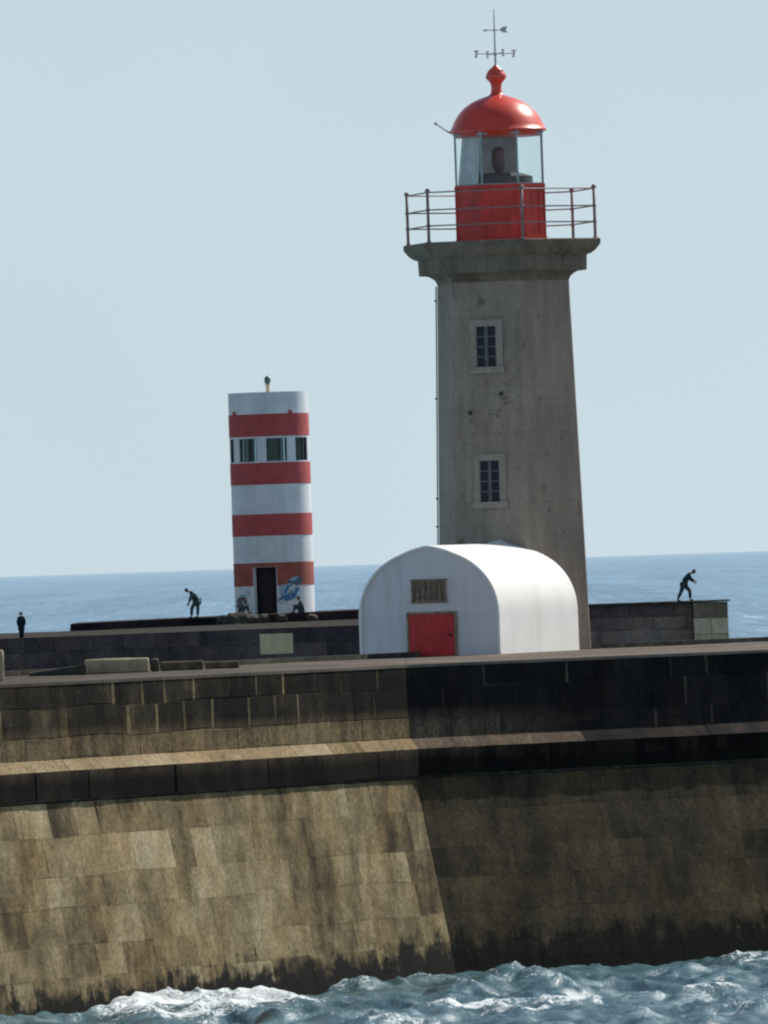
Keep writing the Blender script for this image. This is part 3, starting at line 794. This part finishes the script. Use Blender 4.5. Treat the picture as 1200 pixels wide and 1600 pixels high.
# graffiti: sprayed shapes lying on the curved wall
def flatcol(name, c): return paint(name, c, .8, .35, 4, None, 0, .05)
G = [flatcol('spray_blue', (.06,.17,.34)), flatcol('spray_pale_blue', (.28,.42,.52)), flatcol('spray_white', (.60,.63,.63)), flatcol('spray_grey', (.12,.15,.19)), flatcol('spray_dark_green', (.04,.08,.08))]
bm = bmesh.new()
def blob(px, py, w, h, mi, rot=0, k=0, e=.045):
    n = 22; pts = []
    for j in range(n):
        t = 2*math.pi*j/n; rr = 1+.33*noise.noise(Vector((math.cos(t)*1.4+k*3, math.sin(t)*1.4, k)))
        x, y = w*rr*math.cos(t), h*rr*math.sin(t)
        X, Y = px+x*math.cos(rot)-y*math.sin(rot), py+x*math.sin(rot)+y*math.cos(rot)
        a = math.asin(max(-.98, min(.98, (X-429.5)/62.2))); ro = r_o+e
        pts.append(bm.verts.new((ro*math.sin(a), -ro*math.cos(a), bzz(Y))))
    a = math.asin(max(-.98, min(.98, (px-429.5)/62.2)))
    c = bm.verts.new(((r_o+e)*math.sin(a), -(r_o+e)*math.cos(a), bzz(py)))
    for j in range(n): bm.faces.new((c, pts[j], pts[(j+1)%n])).material_index = mi
blob(452, 925, 15, 13, 1, -.5, 1, .038); blob(462, 910, 14, 6, 3, -.3, 2, .042); blob(450, 934, 15, 5, 0, -.35, 3, .048); blob(455, 920, 9, 3, 2, -.6, 4, .052)
blob(464, 924, 6, 2.2, 0, -.9, 5, .056); blob(443, 941, 7, 3, 2, .2, 6, .052); blob(460, 905, 7, 2.4, 1, -.4, 7, .05); blob(449, 922, 2, 7, 0, .5, 12, .06)
bmesh.ops.recalc_face_normals(bm, faces=bm.faces)
obj('graffiti', bm, G, bt, label='blue and pale spray right of the doorway')
bm = bmesh.new()
blob(379, 938, 9, 6, 3, .4, 8, .04); blob(381, 930, 5, 3, 1, .2, 9, .046); blob(377, 944, 7, 3, 4, -.3, 10, .05); blob(388, 925, 3, 6, 2, .3, 11, .05)
bmesh.ops.recalc_face_normals(bm, faces=bm.faces)
obj('graffiti', bm, G, bt)
# ------------------------------------------------------------------ people
FAT = {'body': 1.0, 'shirt': 1.22, 'jacket': 1.35, 'trousers': 1.3, 'shorts': 1.2, 'shoe': 1.2}
def skin(name, verts, edges, radii, mat, parent, sub=1, extra=None):
    radii = [r_*FAT.get(name, 1) if not isinstance(r_, tuple) else r_ for r_ in radii]
    me = bpy.data.meshes.new(name+'_skel'); me.from_pydata([Vector(v) for v in verts], edges, [])
    o = bpy.data.objects.new(name, me); COL.objects.link(o)
    md = o.modifiers.new('s', 'SKIN'); md.use_smooth_shade = True
    for i, sv in enumerate(me.skin_vertices[0].data):
        r_ = radii[i]; sv.radius = (r_, r_) if not isinstance(r_, tuple) else r_; sv.use_root = (i == 0)
    ms = o.modifiers.new('u', 'SUBSURF'); ms.levels = sub; ms.render_levels = sub
    dg = bpy.context.evaluated_depsgraph_get()
    m2 = bpy.data.meshes.new_from_object(o.evaluated_get(dg)); m2.name = name
    bpy.data.objects.remove(o); bpy.data.meshes.remove(me)
    m2.materials.clear(); m2.materials.append(mat)
    for p in m2.polygons: p.use_smooth = True
    return link(bpy.data.objects.new(name, m2), parent)
def cloth(name, c): return paint(name, c, .9, .25, 6, None, 0, .3, .1)
SKIN = cloth('skin', (.30, .17, .12)); HAIR = cloth('dark_hair', (.02, .017, .015))
SHOE = cloth('dark_shoe', (.02, .02, .022))
def person(label, loc, J, shirt, trousers, sc=1.0, shorts=False, long_coat=False, bag=None):
    """J: joint positions (x right, y away, z up) in metres for a 1.75 m body"""
    P = thing('person', label, 'person', loc)
    P.scale = (sc,)*3
    V3 = {k: Vector(v) for k, v in J.items()}
    vs, es, rs, ix = [], [], [], {}
    def add(k, p, r, prev=None):
        ix[k] = len(vs); vs.append(p); rs.append(r)
        if prev is not None: es.append((ix[prev], ix[k]))
    hd = (V3['head']-V3['neck']).normalized(); fc = V3['face'].normalized()
    def sp(a, b, t): return V3[a].lerp(V3[b], t)
    add('pel', V3['pelvis'], .125); add('waist', sp('pelvis', 'chest', .45), .115, 'pel'); add('chest', V3['chest'], .135, 'waist')
    add('neck', V3['neck'], .058, 'chest'); add('nk2', V3['neck']+hd*.06, .056, 'neck'); add('jaw', V3['neck']+hd*.11+fc*.015, .075, 'nk2')
    add('head', V3['head'], .098, 'jaw'); add('crown', V3['head']+hd*.075, .07, 'head')
    add('nose', V3['head']-hd*.02+fc*.115, .013, 'head')
    for s in 'LR':
        add('sh'+s, V3['sh'+s], .062, 'chest'); add('el'+s, V3['el'+s], .043, 'sh'+s); add('wr'+s, V3['wr'+s], .028, 'el'+s)
        fd = (V3['wr'+s]-V3['el'+s]).normalized(); sd = fd.cross(Vector((0, 1, .3))).normalized(); 
        palm = V3['wr'+s]+fd*.07; add('pm'+s, palm, (.036, .02), 'wr'+s)
        for q, (u, l) in enumerate(((-.03, .06), (-.010, .075), (.010, .07), (.03, .055))):
            add('f%s%d' % (s, q), palm+fd*.045+sd*u, .0095, 'pm'+s); add('g%s%d' % (s, q), palm+fd*(.045+l*.6)+sd*u+Vector((0, -.02, 0)), .008, 'f%s%d' % (s, q))
        add('th'+s, V3['wr'+s]+fd*.05+sd*-.05, .011, 'wr'+s)
        add('hp'+s, V3['hp'+s], .092, 'pel'); add('kn'+s, V3['kn'+s], .06, 'hp'+s); add('cf'+s, sp('kn'+s, 'an'+s, .3), .056, 'kn'+s); add('an'+s, V3['an'+s], .036, 'cf'+s)
        add('he'+s, V3['an'+s]+Vector((0, 0, -.05)), .034, 'an'+s)
        tv = V3.get('toe', Vector((0, -1, 0))); add('to'+s, V3['an'+s]+tv*.15+Vector((0, 0, -.055)), .03, 'he'+s)
    skin('body', vs, es, rs, SKIN, P)
    # shirt
    v = [V3['pelvis']+(V3['chest']-V3['pelvis'])*.05, sp('pelvis', 'chest', .5), V3['chest'], V3['neck']-hd*.01]; r = [.150, .145, .165, .085]; e = [(0, 1), (1, 2), (2, 3)]
    for s in 'LR':
        k = len(v); v += [V3['sh'+s], V3['el'+s], sp('el'+s, 'wr'+s, .85)]; r += [.082, .062, .048]; e += [(2, k), (k, k+1), (k+1, k+2)]
    if long_coat:
        k = len(v); v += [V3['pelvis']+Vector((0, 0, -.2)), V3['pelvis']+Vector((0, 0, -.42))]; r += [.17, .16]; e += [(0, k), (k, k+1)]
    skin('jacket' if long_coat else 'shirt', v, e, r, shirt, P)
    v = [V3['pelvis']]; r = [.145]; e = []
    for s in 'LR':
        k = len(v)
        if shorts: v += [V3['hp'+s], sp('hp'+s, 'kn'+s, .5), sp('hp'+s, 'kn'+s, .95)]; r += [.11, .1, .095]; e += [(0, k), (k, k+1), (k+1, k+2)]
        else: v += [V3['hp'+s], V3['kn'+s], sp('kn'+s, 'an'+s, .5), sp('kn'+s, 'an'+s, .93)]; r += [.108, .078, .068, .058]; e += [(0, k), (k, k+1), (k+1, k+2), (k+2, k+3)]
    skin('shorts' if shorts else 'trousers', v, e, r, trousers, P)
    bm = bmesh.new(); bmesh.ops.create_uvsphere(bm, u_segments=14, v_segments=10, radius=.118)
    for q in [q for q in bm.verts if q.co.dot(Vector((fc.x, fc.y, fc.z))) > .055 and q.co.dot(hd) < .05]: bm.verts.remove(q)
    for q in [q for q in bm.verts if q.co.dot(hd) < -.075]: bm.verts.remove(q)
    for q in bm.verts: q.co += V3['head']+hd*.02-fc*.012
    obj('hair', bm, HAIR, P, True)
    for s in 'LR':
        tv = V3.get('toe', Vector((0, -1, 0)))
        skin('shoe', [V3['an'+s]+Vector((0,0,-.045))-tv*.04, V3['an'+s]+tv*.07+Vector((0,0,-.052)), V3['an'+s]+tv*.17+Vector((0,0,-.06))], [(0,1),(1,2)], [.048, .045, .034], SHOE, P)
    return P
grp = None
DT = cloth('dark_teal_cloth', (.022, .05, .06)); GT = cloth('grey_teal_cloth', (.055, .10, .105)); DK = cloth('near_black_cloth', (.014, .022, .032)); GY = cloth('grey_cloth', (.12, .14, .15)); BL = cloth('slate_cloth', (.06, .075, .095))  # cloth tones lifted slightly toward teal, painting in distance haze
# right: leaning forward to the right, striding
x, z = at(1068, 939, 601.5)
z = zr1+.11
person('person in dark clothes leaning forward on the wall right of the lighthouse', (x, 601.5, z), dict(
    pelvis=(.03, 0, .86), chest=(.24, .0, 1.22), neck=(.38, 0, 1.37), head=(.56, 0, 1.44), face=(.75, 0, -.6),
    shL=(.28, .17, 1.28), elL=(.40, .2, 1.05), wrL=(.56, .12, .93), shR=(.28, -.17, 1.28), elR=(.44, -.2, 1.07), wrR=(.58, -.12, 1.0),
    hpL=(.05, .09, .82), knL=(.34, .1, .50), anL=(.34, .1, .08), hpR=(.03, -.09, .82), knR=(-.11, -.1, .46), anR=(-.30, -.1, .08), toe=(1, 0, 0)), DT, BL, 1.0, False)
# left: bending over to the left
x, z = at(306, 968, 653.2)
z = ext(zA0, zA1, 110, 562, 306)
person('stooping person in grey green clothes on the low rear wall left of the banded tower', (x, 653.2, z), dict(
    pelvis=(.10, 0, .93), chest=(-.12, 0, 1.27), neck=(-.27, 0, 1.40), head=(-.44, 0, 1.47), face=(-.8, 0, -.55),
    shL=(-.16, .16, 1.31), elL=(-.27, .2, 1.04), wrL=(-.34, .2, .78), shR=(-.15, -.16, 1.31), elR=(-.22, -.2, 1.02), wrR=(-.36, -.2, .80),
    hpL=(.12, .09, .9), knL=(.13, .1, .50), anL=(.10, .1, .08), hpR=(.06, -.09, .9), knR=(-.20, -.1, .52), anR=(-.22, -.1, .08), toe=(-1, 0, 0)), GT, GT, 1.02)
# far left: standing
x, z = at(34, 998, 577.5)
person('person in a dark coat standing upright at the far left of the breakwater', (x, 577.5, zd+.0), dict(
    pelvis=(0, 0, .93), chest=(0, 0, 1.3), neck=(0, 0, 1.49), head=(0, -.01, 1.62), face=(0.2, -1, -.1),
    shL=(.17, 0, 1.4), elL=(.22, .02, 1.13), wrL=(.19, -.03, .88), shR=(-.17, 0, 1.4), elR=(-.22, .02, 1.13), wrR=(-.19, -.03, .88),
    hpL=(.08, 0, .9), knL=(.07, 0, .5), anL=(.05, 0, .08), hpR=(-.08, 0, .9), knR=(-.07, 0, .5), anR=(-.05, 0, .08), toe=(.2, -.97, 0)), DK, DK, .78, False, True)
# two seated at the banded tower
def seated(px, py, d, label, sh, tr, flip, sc=.95):
    x, z = at(px, py, d); f = flip
    person(label, (x, d, z), dict(
        pelvis=(0, 0, .12), chest=(.06*f, 0, .50), neck=(.12*f, 0, .67), head=(.18*f, -.01, .79), face=(.8*f, -.5, -.25),
        shL=(.07*f, .17, .58), elL=(.22*f, .2, .38), wrL=(.40*f, .12, .42), shR=(.07*f, -.17, .58), elR=(.22*f, -.2, .38), wrR=(.42*f, -.14, .40),
        hpL=(.02*f, .09, .10), knL=(.40*f, .12, .42), anL=(.50*f, .12, .06), hpR=(.02*f, -.09, .1), knR=(.38*f, -.12, .44), anR=(.46*f, -.12, .06), toe=(f, 0, 0)), sh, tr, sc)
seated(376, 958, 653, 'person in grey clothes seated left of the banded tower doorway', GY, BL, 1)
seated(472, 957, 653.4, 'person in slate clothes seated right of the banded tower doorway', BL, BL, -1)
# ------------------------------------------------------------------ sea
def seamat(near):
    m, t, b = newmat('near_water' if near else 'open_water')
    pos = t.n('ShaderNodeNewGeometry').outputs['Position']
    if near:
        foam = t.n('ShaderNodeAttribute', attribute_name='foam').outputs['Fac']
        hgt = t.n('ShaderNodeAttribute', attribute_name='hgt').outputs['Fac']
        n1 = t.noise(pos, (3.2, 1.6, 2), 6, .65); n2 = t.noise(pos, 14, 5, .65)
        c = t.mix(t.rng(n1, .3, .7, 0, 1), (.032, .090, .108, 1), (.10, .20, .24, 1))
        c = t.mix(t.rng(hgt, .0, 1., 0, .6), c, (.085, .19, .215, 1))
        n4 = t.noise(pos, (2.2, .9, 2), 4, .6, off=(3,3,3))
        c = t.mix(t.rng(n4, .54, .72, 0, .35), c, (.16, .25, .30, 1))
        n5 = t.noise(pos, (1.6, .7, 1.6), 6, .7, off=(8,1,2), dist=1.2)
        lace = t.math('ABSOLUTE', t.math('SUBTRACT', n5, .5))
        fn_ = t.math('ADD', foam, t.math('MULTIPLY', t.math('SUBTRACT', n1, .5), .7)); fn_ = t.math('ADD', fn_, t.rng(lace, 0, .05, .2, -.12)); fn_ = t.math('ADD', fn_, t.math('MULTIPLY', t.math('SUBTRACT', n2, .5), 1.4))
        k = t.rng(fn_, .36, .62, 0, 1)
        c = t.mix(k, c, t.mix(n2, (.55, .64, .68, 1), (.92, .94, .94, 1)))
        t.l.new(t.rng(k, 0, 1, .28, .9), b.inputs['Roughness'])
        bump(t, b, t.math('ADD', n1, t.math('MULTIPLY', n2, .6)), .5, .07)
    else:
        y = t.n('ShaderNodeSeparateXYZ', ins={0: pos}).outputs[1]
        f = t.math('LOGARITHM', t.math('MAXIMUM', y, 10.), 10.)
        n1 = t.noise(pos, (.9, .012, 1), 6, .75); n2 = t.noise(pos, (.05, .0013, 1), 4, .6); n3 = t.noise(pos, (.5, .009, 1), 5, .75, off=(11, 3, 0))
        c = t.ramp(t.rng(f, 2.6, 4.7, 0, 1), [(0, (.16,.26,.33)), (.35, (.165,.275,.375)), (.6, (.20,.32,.435)), (1, (.29,.41,.51))])  # pales with distance: aerial haze painted into the water colour
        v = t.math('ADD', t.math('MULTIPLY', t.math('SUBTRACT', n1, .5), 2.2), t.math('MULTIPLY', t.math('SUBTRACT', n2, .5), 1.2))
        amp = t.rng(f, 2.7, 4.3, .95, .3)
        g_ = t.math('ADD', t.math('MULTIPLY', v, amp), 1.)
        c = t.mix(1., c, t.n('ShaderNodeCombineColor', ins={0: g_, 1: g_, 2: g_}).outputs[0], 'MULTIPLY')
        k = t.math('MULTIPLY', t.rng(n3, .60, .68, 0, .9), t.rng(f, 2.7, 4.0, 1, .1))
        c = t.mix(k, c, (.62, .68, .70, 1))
        b.inputs['Roughness'].default_value = .75; b.inputs['Specular IOR Level'].default_value = .12
    t.l.new(c, b.inputs['Base Color'])
    return m
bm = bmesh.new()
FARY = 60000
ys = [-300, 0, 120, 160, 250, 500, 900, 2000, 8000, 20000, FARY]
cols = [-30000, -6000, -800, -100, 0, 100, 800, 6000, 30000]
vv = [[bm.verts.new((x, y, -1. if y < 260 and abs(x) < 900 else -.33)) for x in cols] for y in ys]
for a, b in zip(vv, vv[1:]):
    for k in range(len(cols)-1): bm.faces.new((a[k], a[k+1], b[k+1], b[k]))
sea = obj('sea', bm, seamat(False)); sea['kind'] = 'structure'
# choppy water against the mole
X0, X1, Y0, Y1, ST, SY = -18.0, 20.0, 174.0, 238.0, .095, .15
nx, ny = int((X1-X0)/ST), int((Y1-Y0)/SY)
def walldist(x, y):
    p = Vector((x, y)); base = Cc+mC*off(-.3)
    a = (p-base).dot(nL); b = (p-base).dot(nR)
    return max(a, b) if True else 0     # >0 in front of either battered face (concave bend)
bumps = []   # x, y, height, rx, ry, foam
def wave(px, py, hgt, rpx, ry, fo, d=None):
    off_ = (px-600)*SN+(py-800)*CS-79; dd = (H+.33)*F/off_ if d is None else d
    bumps.append((at(px, py, dd)[0], dd, hgt, rpx/(F/dd), ry*1.9, fo))
wave(790, 1538, .26, 60, 1.5, .25); wave(880, 1556, .22, 60, 1.2, .15); wave(700, 1556, .15, 60, .9, .15)
wave(730, 1580, .16, 55, .5, .75); wave(820, 1583, .18, 70, .5, .85); wave(900, 1574, .12, 60, .5, .6); wave(670, 1578, .10, 30, .6, .5); wave(960, 1568, .1, 50, .4, .4)
wave(230, 1572, .16, 55, 1.2, .55); wave(330, 1562, .14, 55, .8, .75); wave(200, 1590, .15, 50, 1.3, .7); wave(420, 1572, .16, 55, .9, .75); wave(270, 1578, .1, 110, 1.0, .6); wave(180, 1575, .1, 40, 1.2, .5); wave(300, 1592, .12, 90, .6, .6); wave(480, 1590, .12, 50, .6, .35); wave(370, 1585, .1, 60, .4, .7)
wave(560, 1598, .12, 60, .5, .3); wave(1170, 1510, .14, 40, 1.2, .45); wave(1080, 1535, .2, 60, 1.2, .05); wave(1110, 1560, .12, 70, .6, .35)
wave(960, 1600, .14, 90, .5, .3); wave(1150, 1590, .16, 80, .6, .3); wave(640, 1605, .12, 60, .5, .5); wave(540, 1545, .12, 40, .7, .2)
verts, foamv, hv = [], [], []
N3 = noise.noise
for j in range(ny+1):
    for i in range(nx+1):
        x, y = X0+ST*i, Y0+SY*j
        if y > 118: x, y = x, y
        h = 0; fo = 0
        jx = .5*N3((x*.9, y*.5, 20.)) + .25*N3((x*2.6, y*1.4, 21.)); jy = 1.0*N3((x*.9, y*.5, 30.)) + .5*N3((x*2.6, y*1.4, 31.))
        for (bx, by, hh, rx, ry, f_) in bumps:
            q = ((x+jx-bx)/rx)**2 + ((y+jy-by)/ry)**2
            if q < 6:
                g_ = math.exp(-q); h += hh*g_*(1 if f_ > .3 else 1); fo += f_*g_
        w1 = 1-abs(N3((x*.45, y*.26, 1.3)))*2; w2 = 1-abs(N3((x*1.1+y*.1, y*.6, 4.1)))*2; w3 = 1-abs(N3((x*2.8, y*1.5, 7.7)))*2; w4 = N3((x*6, y*3.5, 2.2))
        ch = .19*(w1-.5) + .12*(w2-.5) + .06*(w3-.5) + .03*w4
        z = h*(1+.3*(w2-.4)) + ch
        fo += max(0, w2*.6+w1*.4-.80)*1.3
        edge = min((x-X0), (X1-x), (y-Y0), 3)/3
        z *= max(0, min(1, edge))
        wd = walldist(x, y)
        if 0 < wd < 2.2 and x < 9: fo += .33*(1-wd/2.2)*(.6 + N3((x*.8, y*.3, 40.)))
        verts.append((x - .12*N3((x*1.3, y*1.3, 9.0)), y, z)); foamv.append(fo); hv.append(max(0, min(1, z*1.8)))
faces = [(j*(nx+1)+i, j*(nx+1)+i+1, (j+1)*(nx+1)+i+1, (j+1)*(nx+1)+i) for j in range(ny) for i in range(nx)]
me = bpy.data.meshes.new('surf_water'); me.from_pydata(verts, [], faces)
setattr_float(me, 'foam', foamv); setattr_float(me, 'hgt', hv)
for p in me.polygons: p.use_smooth = True
me.materials.append(seamat(True))
nw = link(bpy.data.objects.new('surf_water', me)); nw['kind'] = 'structure'; nw.location.z = -.33
# ------------------------------------------------------------------ light
SE, = (R(41),)
sdir = Vector((.72, .694, 0)).normalized()*math.cos(SE) + Vector((0, 0, math.sin(SE)))
sl = bpy.data.lights.new('sun', 'SUN'); sl.energy = 5.0; sl.angle = R(.5); sl.color = (1., .95, .87)
so = bpy.data.objects.new('sun', sl); link(so); so.rotation_euler = (-sdir).to_track_quat('-Z', 'Y').to_euler()
w = bpy.data.worlds.new('World'); S.world = w; w.use_nodes = True
nt = w.node_tree; nt.nodes.clear()
sk = nt.nodes.new('ShaderNodeTexSky'); sk.sky_type = 'NISHITA'; sk.sun_disc = False
sk.sun_elevation = SE; sk.sun_rotation = math.atan2(sdir.x, sdir.y); sk.air_density = 1.0; sk.dust_density = 1.0; sk.ozone_density = 1.5; sk.altitude = 0
hs = nt.nodes.new('ShaderNodeMix'); hs.data_type = 'RGBA'; hs.blend_type = 'MULTIPLY'; hs.inputs[0].default_value = 1; hs.inputs[7].default_value = (1, 1, 1, 1)
bg = nt.nodes.new('ShaderNodeBackground'); bg.inputs[1].default_value = .085
wo = nt.nodes.new('ShaderNodeOutputWorld')
tc = nt.nodes.new('ShaderNodeTexCoord'); sp_ = nt.nodes.new('ShaderNodeSeparateXYZ'); nt.links.new(tc.outputs['Generated'], sp_.inputs[0])
def wr(a, b, c, d):
    n = nt.nodes.new('ShaderNodeMapRange'); nt.links.new(sp_.outputs[2], n.inputs[0])
    for i, v in enumerate((a, b, c, d)): n.inputs[i+1].default_value = v
    n.interpolation_type = 'SMOOTHSTEP'; return n.outputs[0]
def wm(f, a, b):
    n = nt.nodes.new('ShaderNodeMix'); n.data_type = 'RGBA'; nt.links.new(f, n.inputs[0])
    for i, v in ((6, a), (7, b)):
        if hasattr(v, 'is_output'): nt.links.new(v, n.inputs[i])
        else: n.inputs[i].default_value = v
    return n.outputs[2]
wn = nt.nodes.new('ShaderNodeTexNoise'); wn.inputs['Scale'].default_value = 9; wn.inputs['Detail'].default_value = 4; nt.links.new(tc.outputs['Generated'], wn.inputs['Vector'])
haze = wm(wr(-.01, .11, 0, 1), (6.9, 8.3, 9.05, 1), (6.3, 7.9, 8.7, 1))
hz = nt.nodes.new('ShaderNodeVectorMath'); hz.operation = 'SCALE'; nt.links.new(haze, hz.inputs[0]); mr = nt.nodes.new('ShaderNodeMapRange'); nt.links.new(wn.outputs[0], mr.inputs[0])
for i, v in enumerate((.3, .7, .965, 1.035)): mr.inputs[i+1].default_value = v
nt.links.new(mr.outputs[0], hz.inputs['Scale']); haze = hz.outputs[0]
nt.links.new(wm(wr(.10, .55, 0, 1), haze, sk.outputs[0]), hs.inputs[6]); nt.links.new(hs.outputs[2], bg.inputs[0]); nt.links.new(bg.outputs[0], wo.inputs[0])
# ------------------------------------------------------------------ camera
cam = bpy.data.cameras.new('camera'); co = bpy.data.objects.new('camera', cam); link(co); S.camera = co
cam.sensor_fit = 'HORIZONTAL'; cam.sensor_width = 36; cam.lens = 36*F/1200
cam.clip_start = 1; cam.clip_end = 200000
co.location = (0, 0, H)
from mathutils import Matrix
co.matrix_world = Matrix.Translation((0, 0, H)) @ Matrix.Rotation(R(90)+math.atan(PIT), 4, 'X') @ Matrix.Rotation(-TH, 4, 'Z')
S.render.resolution_x, S.render.resolution_y = 768, 1024
S.view_settings.view_transform = 'Standard'; S.view_settings.look = 'None'; S.view_settings.exposure = 0
S.render.engine = 'CYCLES'
S.cycles.pixel_filter_type = 'BLACKMAN_HARRIS'; S.cycles.filter_width = 2.2
S.cycles.max_bounces = 6; S.cycles.transparent_max_bounces = 12
